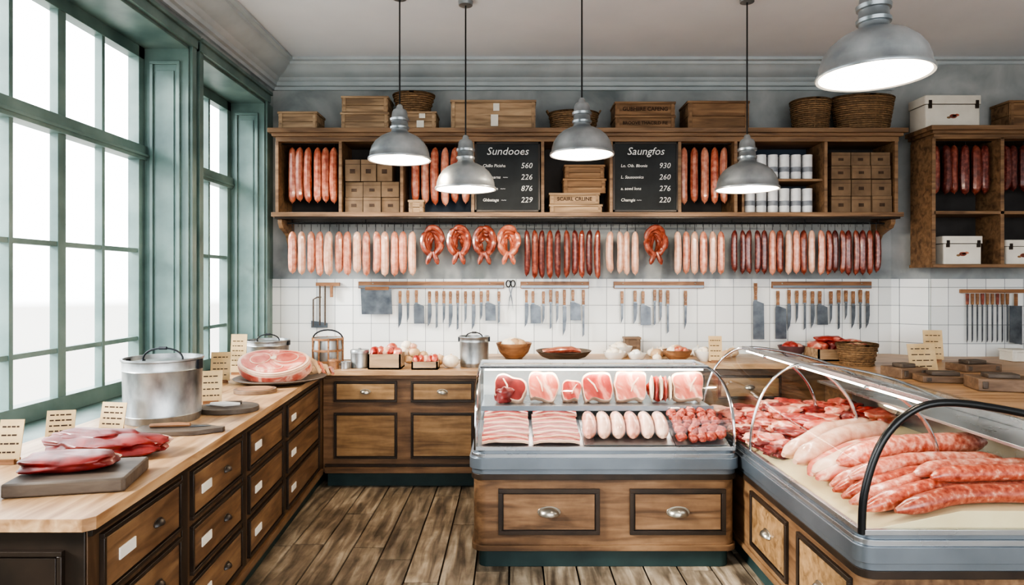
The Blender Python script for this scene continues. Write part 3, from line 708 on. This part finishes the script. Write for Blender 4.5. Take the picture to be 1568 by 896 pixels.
rp=smooth_curve([(1.285,.65),(1.295,.80),(1.35,.97),(1.44,1.08),(1.56,1.13),(1.76,1.115),(2.05,1.05),(2.30,.95)],5)
ya,yb=ry0+.03,ry1-.03
loft(b,rp,GLASS,ya,yb,0,lambda p,a,z:(p,a,z))
for y_,m_,r_ in((ya,BLACK,.014),(3.52,CHROME,.008),(yb,CHROME,.009)):
    b.tube([(p,y_,z) for p,z in rp],r_,m_,seg=10)
for y_ in(ya,yb):
    poly=[(p,z) for p,z in rp]+[(2.30,.65)]
    b.add([(p,y_,z) for p,z in poly],[tuple(range(len(poly)))],GLASS)
for y_ in(2.85,3.52,4.0):
    b.tube([(p,y_,z) for p,z in smooth_curve([(1.54,1.115),(1.68,1.08),(1.79,.98),(1.85,.86),(1.87,.72)],4)],.009,CHROME,seg=8)
b.box(1.545,1.585,ya,yb,1.122,1.142,STEEL); b.box(1.555,1.575,ya+.05,yb-.05,1.108,1.118,LED)
b.box(1.276,1.296,ya,yb,.648,.668,STEEL); b.box(1.285,2.3,ya-.012,ya+.006,.648,.668,STEEL)
b.box(2.285,2.31,ya,yb,.65,.955,STEEL)
b.prism([(1.30,.655),(1.66,.73),(2.285,.73),(2.285,.651),(1.30,.651)],ya+.01,yb-.01,CREAM,frame((1,0,0),(0,0,1),(0,1,0)))
b.box(2.04,2.28,ya+.02,yb-.02,.9,.915,STEEL)
b.done('curved_display_case',bevel=.003)
dz=lambda x:.657+.075*min(1,max(0,(x-1.30)/.36))
def lay(b,p0,p1,r,mat,lift=0,flat=1,bow=.03):
    n=17; pts=[];rad=[]
    for i in range(n):
        t=i/(n-1); x_=p0[0]+(p1[0]-p0[0])*t; y_=p0[1]+(p1[1]-p0[1])*t+bow*math.sin(pi*t)+.004*math.sin(11*t+p0[1]*40)
        z_=max(dz(x_),dz(p0[0])+(.731-dz(p0[0]))*t)+r*flat+lift+.002
        pts.append((x_,y_,z_)); e=min(t,1-t); rad.append(r*min(1,(.25+ (e/.12)**.6*.75) if e<.12 else 1)*R(.96,1.04))
    b.tube(pts,rad,mat,seg=14,flat=flat)
b=B(); lay(b,(1.33,3.20),(1.98,3.58),.045,SPALE,.015); lay(b,(1.325,3.06),(2.0,3.44),.050,SPALE,.017); b.done('white_sausages')
b=B(); lay(b,(1.345,2.95),(2.0,3.30),.062,MEATP,0,.6); lay(b,(1.34,2.90),(1.95,3.16),.05,FAT,.04,.5); lay(b,(1.34,2.86),(1.98,3.10),.055,MEATP,0.01,.6); b.done('pork_loin')
b=B()
for i,(p0,p1,r,l) in enumerate((((1.44,2.88),(2.22,3.06),.050,.04),((1.36,2.79),(2.12,2.96),.036,0),((1.345,2.73),(2.15,2.87),.034,0),((1.40,2.71),(2.1,2.80),.032,.05),((1.34,2.65),(2.22,2.77),.037,0),((1.335,2.575),(2.24,2.69),.038,0),((1.34,2.50),(2.25,2.60),.038,0),((1.43,2.435),(2.26,2.48),.036,0),((1.60,2.60),(2.2,2.66),.034,.055),((1.62,2.52),(2.25,2.55),.034,.06))):
    lay(b,p0,p1,r,[SMOTP,SMOTP,SMOT,SMOTP,SMOT,SMOTP,SMOT,SMOT,SMOTP,SMOT][i],l)
b.done('coarse_sausages')
b=B()
k=0
for yy in lin(3.55,4.28,6):
    for xx in lin(1.37,2.15,6):
        k+=1
        if yy<3.7 and xx>1.75: continue
        b.slab(R(.14,.2),R(.11,.16),R(.05,.09),[MEAT,MEATP,MEATD,MEATP,MEAT][k%5],T(xx+R(-.02,.02),yy+R(-.03,.03),dz(xx)+.004)@RZ(R(-40,40))@RX(R(-6,6)),seed=k*1.7,amp=.45,e=2.8)
for xx,yy in((1.36,3.36),(1.40,3.45),(1.36,3.48)):
    k+=1; b.slab(.13,.11,.06,[MEAT,MEATD][k%2],T(xx,yy,dz(xx)+.004)@RZ(R(-40,40)),seed=k,amp=.4,e=2.8)
b.done('beef_cuts')
# ---------------------------------------------------------------- pendant lamps
def pendant(px,d,yrim):
    x_=pxd(px,d); z=CAMH+(430-yrim)*d/1000; b=B(); b.M=T(x_,d,z)
    outer=[(.190,.004),(.2,0),(.203,.006),(.2,.016),(.192,.022),(.189,.05),(.178,.085),(.155,.12),(.12,.15),(.085,.168),(.06,.178),(.052,.19),(.052,.2),(.06,.202),(.062,.215),(.054,.22),(.052,.25),(.06,.253),(.062,.268),(.052,.275),(.048,.31),(.04,.325),(.022,.335),(.02,.35),(.012,.36),(.001,.362)]
    b.lathe(outer,LAMPM,seg=48,cap=False)
    inner=[(.190,.004),(.184,.03),(.172,.07),(.15,.105),(.115,.135),(.07,.152),(.001,.155)]
    b.lathe(inner,LAMPI,seg=40,cap=False)
    b.lathe([(.02,.15),(.02,.12),(.035,.10),(.048,.07),(.045,.045),(.03,.025),(.001,.018)],BULB,seg=16,cap=False)
    b.tube([(0,0,.355),(0,0,ZC-z)],.005,BLACK,seg=8)
    b.lathe([(.001,ZC-z-.03),(.045,ZC-z-.028),(.05,ZC-z-.001)],LAMPM,seg=20)
    o=b.done('pendant_lamp',ang=60)
    li=bpy.data.lights.new('bulb_light','POINT'); li.energy=18; li.color=(1,.85,.66); li.shadow_soft_size=.04
    lo=bpy.data.objects.new('bulb_light',li); bpy.context.scene.collection.objects.link(lo); lo.parent=o; lo.location=Vector((x_,d,z-.02))-o.location
for a in((612,4.2,246),(713,4.3,291),(891,4.1,238),(1144,4.25,291),(1338,2.46,118)): pendant(*a)
# ---------------------------------------------------------------- things on the left counter
ZT0=.901
def pot(name,x_,y_,r,h,handle=True,mat=ZINC,lid=True):
    b=B(); b.M=T(x_,y_,ZT0)
    b.lathe([(.001,.004),(r*.93,.0),(r*.95,.01),(r*.96,h*.1),(r*.975,h*.1+.006),(r*.96,h*.1+.012),(r*.985,h*.8),(r*1.0,h*.8+.006),(r*.985,h*.8+.012),(r,h-.012),(r*1.03,h-.008),(r*1.03,h),(r*.97,h),(r*.95,h*.5),(r*.93,.012),(.001,.012)],mat,seg=40)
    if lid: b.lathe([(.001,h*.95),(r*.6,h*.945),(r*.96,h*.93),(r*.96,h*.92),(.001,h*.92)],mat,seg=32)
    if handle:
        b.tube([(r*.55*math.cos(a),0.0,h*.945+r*.34*math.sin(a)**.8) for a in [pi*i/16 for i in range(17)]],.0045,IRON,seg=6)
        b.tube([(-.018,0,h*.945+r*.34),(.018,0,h*.945+r*.34)],.008,IRON,seg=8)
        for sg in(-1,1): b.blob((sg*r*.55,0,h*.945),(.014,.014,.008),IRON,sub=1)
    for sg in(-1,1):
        b.box(sg*r*1.0-.008,sg*r*1.0+.008,-.02,.02,h*.82,h*.97,IRON)
    return b.done(name)
pot('metal_stock_pot',-1.71,3.2,.178,.305); pot('metal_pail',-1.86,4.98,.155,.23)
def card(x_,y_,w,h,rot=0,tilt=12,z=ZT0,lines=4):
    b=B(); b.M=T(x_,y_,z)@RZ(rot)
    b.box(-w*.35,w*.35,-.012,.028,0,.018,BOWLW)
    X=T(0,0,.012)@RX(-tilt)
    b.box(-w/2,w/2,-.0015,.0015,0,h,PAPER,X)
    for i in range(lines):
        z_=h*(.82-.62*i/max(1,lines-1)); a=-w*.38
        while a<w*.3:
            c=min(w*.38,a+w*R(.08,.22)); b.box(a,c,-.0022,-.0014,z_-.003,z_+.003,INK,X); a=c+w*.05
    b.done('price_card')
card(-1.87,2.42,.085,.15,5); card(-1.94,2.80,.11,.11,14); card(-1.80,2.93,.125,.12,-10); card(-1.66,3.60,.11,.17,15); card(-1.95,4.36,.125,.19,8,8); card(-1.985,4.72,.12,.28,-5,6,lines=6)
# plate stack
b=B(); b.M=T(-1.74,2.06,ZT0)
for i in range(9): b.lathe([(.001,.0+i*.014),(.05,i*.014),(.06,.004+i*.014),(.092,.012+i*.014),(.093,.016+i*.014),(.06,.009+i*.014),(.001,.008+i*.014)],CER,seg=32)
b.done('plate_stack')
# near board with meat
b=B(); b.M=T(-1.45,2.19,ZT0)@RZ(12)
b.prism([(-.17,-.13),(.17,-.13),(.18,-.12),(.17,.14),(-.17,.14)],0,.045,BOARDD); b.done('cutting_board',bevel=.006)
b=B(); b.M=T(-1.49,2.20,ZT0+.045)@RZ(8)
b.slab(.27,.15,.055,MEATD,seed=4.4,amp=.16,e=5)
b.slab(.25,.022,.04,FAT,T(0,.070,.0),seed=2,amp=.2,e=3)
b.done('beef_cut')
b=B(); b.M=T(-1.59,2.56,ZT0)@RZ(-6)
b.slab(.46,.19,.08,MEATD,T(0,0,.001),seed=2.2,amp=.3,e=2.8); b.slab(.34,.13,.055,MEATD,T(-.05,.01,.04),seed=6,amp=.3,e=2.6)
b.slab(.42,.045,.075,FAT,T(-.01,.075,.002),seed=3,amp=.25,e=2.6); b.done('beef_joint')
# paddle board with knife
b=B(); b.M=T(-1.50,2.93,ZT0)@RZ(4)
b.prism([(-.18,-.06),(-.02,-.085),(.10,-.075),(.17,-.025),(.20,-.01),(.2,.02),(.16,.03),(.1,.07),(-.05,.08),(-.18,.06)],0,.02,BOARDD)
b.tube([(-.12,0,.03),(.0,.01,.032),(.05,.015,.03)],[.009,.011,.009],BOWLW); b.prism([(.05,.0),(.14,.02),(.05,.035)],.021,.024,BLADE)
b.done('cutting_board',bevel=.004)
b=B(); b.M=T(-1.485,3.42,ZT0)
b.prism(ring(0,0,.155,.125,28),0,.024,BOARDD); b.tube([(-.08,-.03,.04),(.0,-.045,.042),(.07,-.02,.038)],[.008,.014,.007],CER); b.tube([(-.03,.03,.034),(.05,.05,.034)],.009,BOARDD); b.prism([(-.12,.0),(-.01,-.01),(-.0,.03),(-.1,.03)],.025,.029,BLADE)
b.done('round_cutting_board',bevel=.004)
b=B(); b.M=T(-1.565,3.98,ZT0); b.prism(ring(0,0,.125,.11,28),0,.022,BOARD); b.prism(ring(0,0,.105,.09,28),.022,.025,BOWLW); b.done('round_cutting_board',bevel=.004)
# ham platter
b=B(); b.M=T(-1.56,4.40,ZT0)
b.lathe([(.001,0),(.2,0),(.22,.006),(.29,.025),(.3,.032),(.29,.036),(.2,.016),(.001,.014)],BOARDD,seg=40); b.done('serving_platter')
b=B(); X=T(-1.60,4.40,ZT0+.095)@RX(30)
o=[]
for i in range(36):
    a=2*pi*i/36; r=1+.10*math.cos(a*2+.4)+.05*math.sin(3*a); o.append((.225*r*math.cos(a),.155*r*math.sin(a)))
for k,(s_,za,zb2) in enumerate(((.9,-.055,-.03),(1,-.03,.025),(.985,.025,.045),(.96,.045,.055))): b.prism([(x*s_,y*s_) for x,y in o],za,zb2,MEATP if k==1 else FAT,X)
b.prism([(x*.88,y*.86) for x,y in o],.055,.06,MEATP,X)
for ex,ey,ew,eh in((-.09,.02,.07,.06),(.08,.03,.085,.055),(0,-.07,.09,.035)):
    b.prism(ring(ex,ey,ew,eh,20),.06,.063,FAT,X); b.prism(ring(ex,ey,ew*.9,eh*.88,20),.0625,.065,MEATP,X)
b.prism(ring(.0,.02,.02,.018,12),.064,.07,BONE,X)
b.done('ham_leg',bevel=.006)
b=B()
for i in range(4): 
    x_=-1.36+i*.03; b.tube([(x_-.09,4.62+.03*i,ZT0+.05+.03*(3-i)),(x_-.03,4.60+.03*i,ZT0+.045+.02*(3-i)),(x_+.02,4.56,ZT0+.03)],[.010,.019,.010],SORANGE if i%2 else TAN,seg=9)
b.blob((-1.40,4.62,ZT0+.045),(.09,.06,.045),TAN,amp=.3,fr=2,seed=3)
b.done('dried_sausages')
# ---------------------------------------------------------------- back counter things
def cxp(px,d): return (px-784)*d/1000
zpx=lambda px: ZT0 if px<738 else ZR1+.001
b=B(); b.M=T(cxp(502,5.3),5.3,ZT0) # wooden cask with iron cage
b.lathe([(.001,0),(.115,0),(.12,.1),(.12,.16),(.115,.2),(.12,.201),(.12,.215),(.001,.215)],ZINC,seg=24)
for z_ in(.02,.11,.20): b.lathe([(.122,z_),(.126,z_),(.126,z_+.018),(.122,z_+.018)],BOWLW,seg=24,cap=False)
for k in range(10):
    a=2*pi*k/10; b.box(.122*math.cos(a)-.006,.122*math.cos(a)+.006,.122*math.sin(a)-.006,.122*math.sin(a)+.006,0,.22,BOWLW)
b.tube([(.12*math.cos(a),0,.21+.07*math.sin(a)) for a in [pi*i/12 for i in range(13)]],.006,IRON,seg=6)
b.done('wooden_cask')
def tin(px,d,r,h,mat=ZINC,name='tin_canister'):
    b=B(); b.M=T(cxp(px,d),d,ZT0)
    b.lathe([(.001,0),(r,0),(r*1.02,.005),(r,.01),(r,h*.8),(r*1.04,h*.81),(r*1.04,h*.97),(r,h),(r*.3,h*1.02),(r*.15,h*1.03),(r*.15,h*1.09),(.001,h*1.1)],mat,seg=24); b.done(name)
tin(511,5.05,.04,.07,BOWLW); tin(529,5.05,.036,.055,ZINC); tin(551,5.12,.07,.14)
pot('metal_pail',cxp(728,5.2)-.01,5.2,.118,.24)
def openbox(px,d,w,dd,h,fill,name='wooden_box_of_meat',mat=CRATE):
    b=B(); b.M=T(cxp(px,d),d,zpx(px))
    b.box(-w/2,w/2,-dd/2,dd/2,0,.012,mat)
    for a,c,e,f in((-w/2,w/2,-dd/2,-dd/2+.012),(-w/2,w/2,dd/2-.012,dd/2),(-w/2,-w/2+.012,-dd/2,dd/2),(w/2-.012,w/2,-dd/2,dd/2)): b.box(a,c,e,f,0,h,mat)
    fill(b,w,dd,h); return b.done(name)
def fm(b,w,dd,h):
    for i in range(5): b.blob((-w*.35+i*w*.175,R(-.02,.02),h+R(.0,.015)),(w*.15,dd*.36,.04),[MEAT,MEATP,FAT][i%3],amp=.3,fr=2,seed=i,sub=2)
    b.blob((0,0,h*.5),(w*.45,dd*.42,h*.55),MEAT,sub=2)
openbox(592,5.1,.25,.2,.115,fm)
openbox(652,5.06,.2,.15,.06,fm)
b=B()
for i,(px,zz,r,m) in enumerate([(626,.03,.045,TAN),(640,.025,.04,GARLIC),(612,.03,.04,TAN),(600,.135,.045,MEATP),(622,.15,.045,GARLIC),(610,.08,.05,GARLIC),(634,.09,.05,TAN),(618,.1,.05,GARLIC),(648,.07,.04,TAN),(604,.05,.05,TAN),(632,.14,.035,SPALE)]):
    b.blob((cxp(px,5.35),5.35+R(-.02,.02),ZT0+max(zz,r*.8)),(r,r,r*.8),m,amp=.15,fr=2,sub=2,seed=i)
b.done('mushroom_pile')
b=B()
for i,(px,d,r) in enumerate([(690,5.1,.062),(672,5.3,.05),(660,5.38,.045)]): 
    x_=cxp(px,d); b.blob((x_,d,ZT0+r*.8),(r*1.1,r,r*.82),GARLIC if i!=1 else TAN,amp=.06,fr=2,seed=i); b.tube([(x_,d,ZT0+r*1.5),(x_+.005,d,ZT0+r*1.75)],[.008,.004],TAN)
b.done('onions')
def bowl(px,d,r,h,mat,fill=None,name='wooden_bowl'):
    b=B(); b.M=T(cxp(px,d),d,zpx(px))
    b.lathe([(.001,0),(r*.45,0),(r*.5,.006),(r*.8,h*.4),(r*.97,h*.9),(r,h),(r*.95,h),(r*.76,h*.45),(r*.45,.014),(.001,.012)],mat,seg=32)
    if fill: fill(b,r,h)
    return b.done(name)
def fb(mats,n=7,s=.4):
    def f(b,r,h):
        for i in range(n):
            a=i*2.4; q_=r*.5*(i/n)**.5; b.blob((q_*math.cos(a),q_*math.sin(a),h*.85+.02*(n-i)/n),(r*s,r*s,r*s*.8),mats[i%len(mats)],amp=.12,fr=2,sub=2,seed=i)
    return f
def fs_(b,r,h):
    for i in range(5):
        y_=-.05+i*.022; b.tube([(-r*.75,y_,h*.9),(-r*.2,y_-.01,h*1.05),(r*.3,y_,h*1.1),(r*.6,y_,h*.95)],[.012,.022,.022,.01],[SRED,SORANGE,TAN][i%3],seg=9)
bowl(787,5.25,.145,.125,BOWLW,fb([GARLIC,GARLIC,TAN],8,.38))
bowl(863,5.15,.22,.075,BOARDD,fs_,'shallow_dish')
bowl(941,5.1,.09,.07,CER,fb([GARLIC],6,.38),'ceramic_bowl'); bowl(975,5.08,.075,.06,CER,fb([CER,GARLIC],5,.35),'ceramic_bowl')
bowl(950,5.33,.10,.09,CER,fb([GARLIC],5,.4),'ceramic_bowl')
crate('wooden_box',cxp(968,5.5),5.52,ZR1+.001,.13,.09,.15,BOARD)
bowl(1037,5.1,.115,.085,BOWLW,fb([TAN,GARLIC,SORANGE],7,.36)); bowl(1079,5.08,.085,.08,CER,fb([GARLIC,CER],5,.38),'ceramic_bowl')
b=B()
for i,(px,d) in enumerate([(999,5.35),(1006,5.2),(1058,5.4),(1068,5.35),(1048,5.42),(1112,5.25),(1006,5.05),(1030,5.4),(1015,5.42),(1122,5.35)]):
    r=R(.035,.055); z_=ZR1; x_=cxp(px,d); b.blob((x_,d,z_+r*.78),(r,r,r*.8),[GARLIC,TAN,GARLIC,CER][i%4],amp=.1,fr=2,sub=2,seed=i); b.tube([(x_,d,z_+r*1.4),(x_+.004,d,z_+r*1.9)],[.007,.003],GARLIC,seg=6)
b.done('garlic_bulbs')
card(cxp(1096,4.98),4.98,.1,.19,-4,8,z=ZR1+.001)
bowl(1212,5.38,.11,.09,M('dark_glaze',[(82,58,64),(112,84,88)],ns=8,rough=.3,coat=.4),fb([MEAT,MEATP],6,.36),'stoneware_bowl')
def fm2(b,w,dd,h):
    for i in range(4):
        b.slab(w*.24,dd*.8,h*.8+.03+R(0,.03),[MEATP,MEATD,MEAT,MEATP][i%4],T(-w*.36+i*w*.24,0,h*.4),seed=i*2.2,amp=.15,e=5)
    b.slab(w*.5,dd*.6,.05,MEAT,T(-.05,0,h+.045),seed=7,amp=.3,e=3.5)
openbox(1278,5.2,.38,.26,.09,fm2)
basket('wicker_basket',cxp(1312,4.85),4.85,ZR1+.001,.105,.135,.15)
b=B(); b.M=T(cxp(1312,4.85),4.85,ZR1)
for i in range(6): b.blob((.05*math.cos(i),.05*math.sin(i),.125),(.05,.045,.035),[MEAT,TAN][i%2],amp=.2,fr=2,sub=2,seed=i)
b.done('dried_meat')
def blockboard(px,d,w,dd,h,rot):
    b=B(); b.M=T(cxp(px,d),d,ZR1+.001)@RZ(rot)
    b.box(-w/2,w/2,-dd/2,dd/2,0,h,BOARD); b.box(-w/2+.02,-w/2+.05,-dd/2-.006,dd/2+.006,h*.2,h*.8,BOARDD); b.box(w/2-.05,w/2-.02,-dd/2-.006,dd/2+.006,h*.2,h*.8,BOARDD)
    b.box(-w*.3,w*.2,-dd*.3,dd*.2,h,h+.025,BOARDD)
    b.done('wooden_board',bevel=.005)
blockboard(1384,4.25,.2,.18,.065,12); blockboard(1447,4.05,.32,.17,.04,-10); blockboard(1535,3.75,.32,.2,.07,-14); blockboard(1490,4.55,.28,.18,.05,8)
card(cxp(1420,4.35),4.38,.20,.19,6,12,z=ZR1+.001); card(cxp(1437,5.0),5.05,.14,.23,-8,8,z=ZR1+.001)
crate('decorated_white_box',cxp(1556,5.1),5.1,ZR1+.001,.16,.14,.09,WHITEB,slats=1)
# ---------------------------------------------------------------- lights / world / camera
sc=bpy.context.scene
def arealight(name,loc,sx_,sy_,e,rot=(0,0,0),col=(1,.93,.84)):
    li=bpy.data.lights.new(name,'AREA'); li.shape='RECTANGLE'; li.size=sx_; li.size_y=sy_; li.energy=e; li.color=col
    o=bpy.data.objects.new(name,li); sc.collection.objects.link(o); o.location=loc; o.rotation_euler=rot; return o
arealight('case_strip_light',(.51,4.08,1.016),1.3,.02,3); arealight('case_strip_light',(1.565,3.4,1.104),.02,1.8,4)
w=bpy.data.worlds.new('sky'); sc.world=w; w.use_nodes=True; nt=w.node_tree; N=nt.nodes; L=nt.links
bg=N['Background']; tc=N.new('ShaderNodeTexCoord'); sp=N.new('ShaderNodeSeparateXYZ'); cr=N.new('ShaderNodeValToRGB')
mr=N.new('ShaderNodeMapRange'); mr.inputs['From Min'].default_value=-.12; mr.inputs['From Max'].default_value=.12
L.new(tc.outputs['Generated'],sp.inputs[0]); L.new(sp.outputs['Z'],mr.inputs['Value']); L.new(mr.outputs[0],cr.inputs['Fac'])
cr.color_ramp.elements[0].position=.36; cr.color_ramp.elements[0].color=(.40,.39,.37,1); cr.color_ramp.elements[1].position=.42; cr.color_ramp.elements[1].color=(.94,.97,1,1)
L.new(cr.outputs['Color'],bg.inputs['Color']); bg.inputs['Strength'].default_value=6.2
sun=bpy.data.lights.new('sun','SUN'); sun.energy=8; sun.angle=math.radians(12); sun.color=(1,.97,.92)
so=bpy.data.objects.new('sun',sun); sc.collection.objects.link(so); so.rotation_euler=Vector((1,.35,-.55)).to_track_quat('-Z','Y').to_euler()
cam=bpy.data.cameras.new('camera'); co=bpy.data.objects.new('camera',cam); sc.collection.objects.link(co)
co.location=(0,0,CAMH); co.rotation_euler=(pi/2,0,0); cam.sensor_width=36; cam.lens=36*1000/1568; cam.shift_y=-18/1568; cam.clip_start=.05
sc.camera=co
try:
    sc.view_settings.look='AgX - High Contrast'
except Exception as e: print(e)
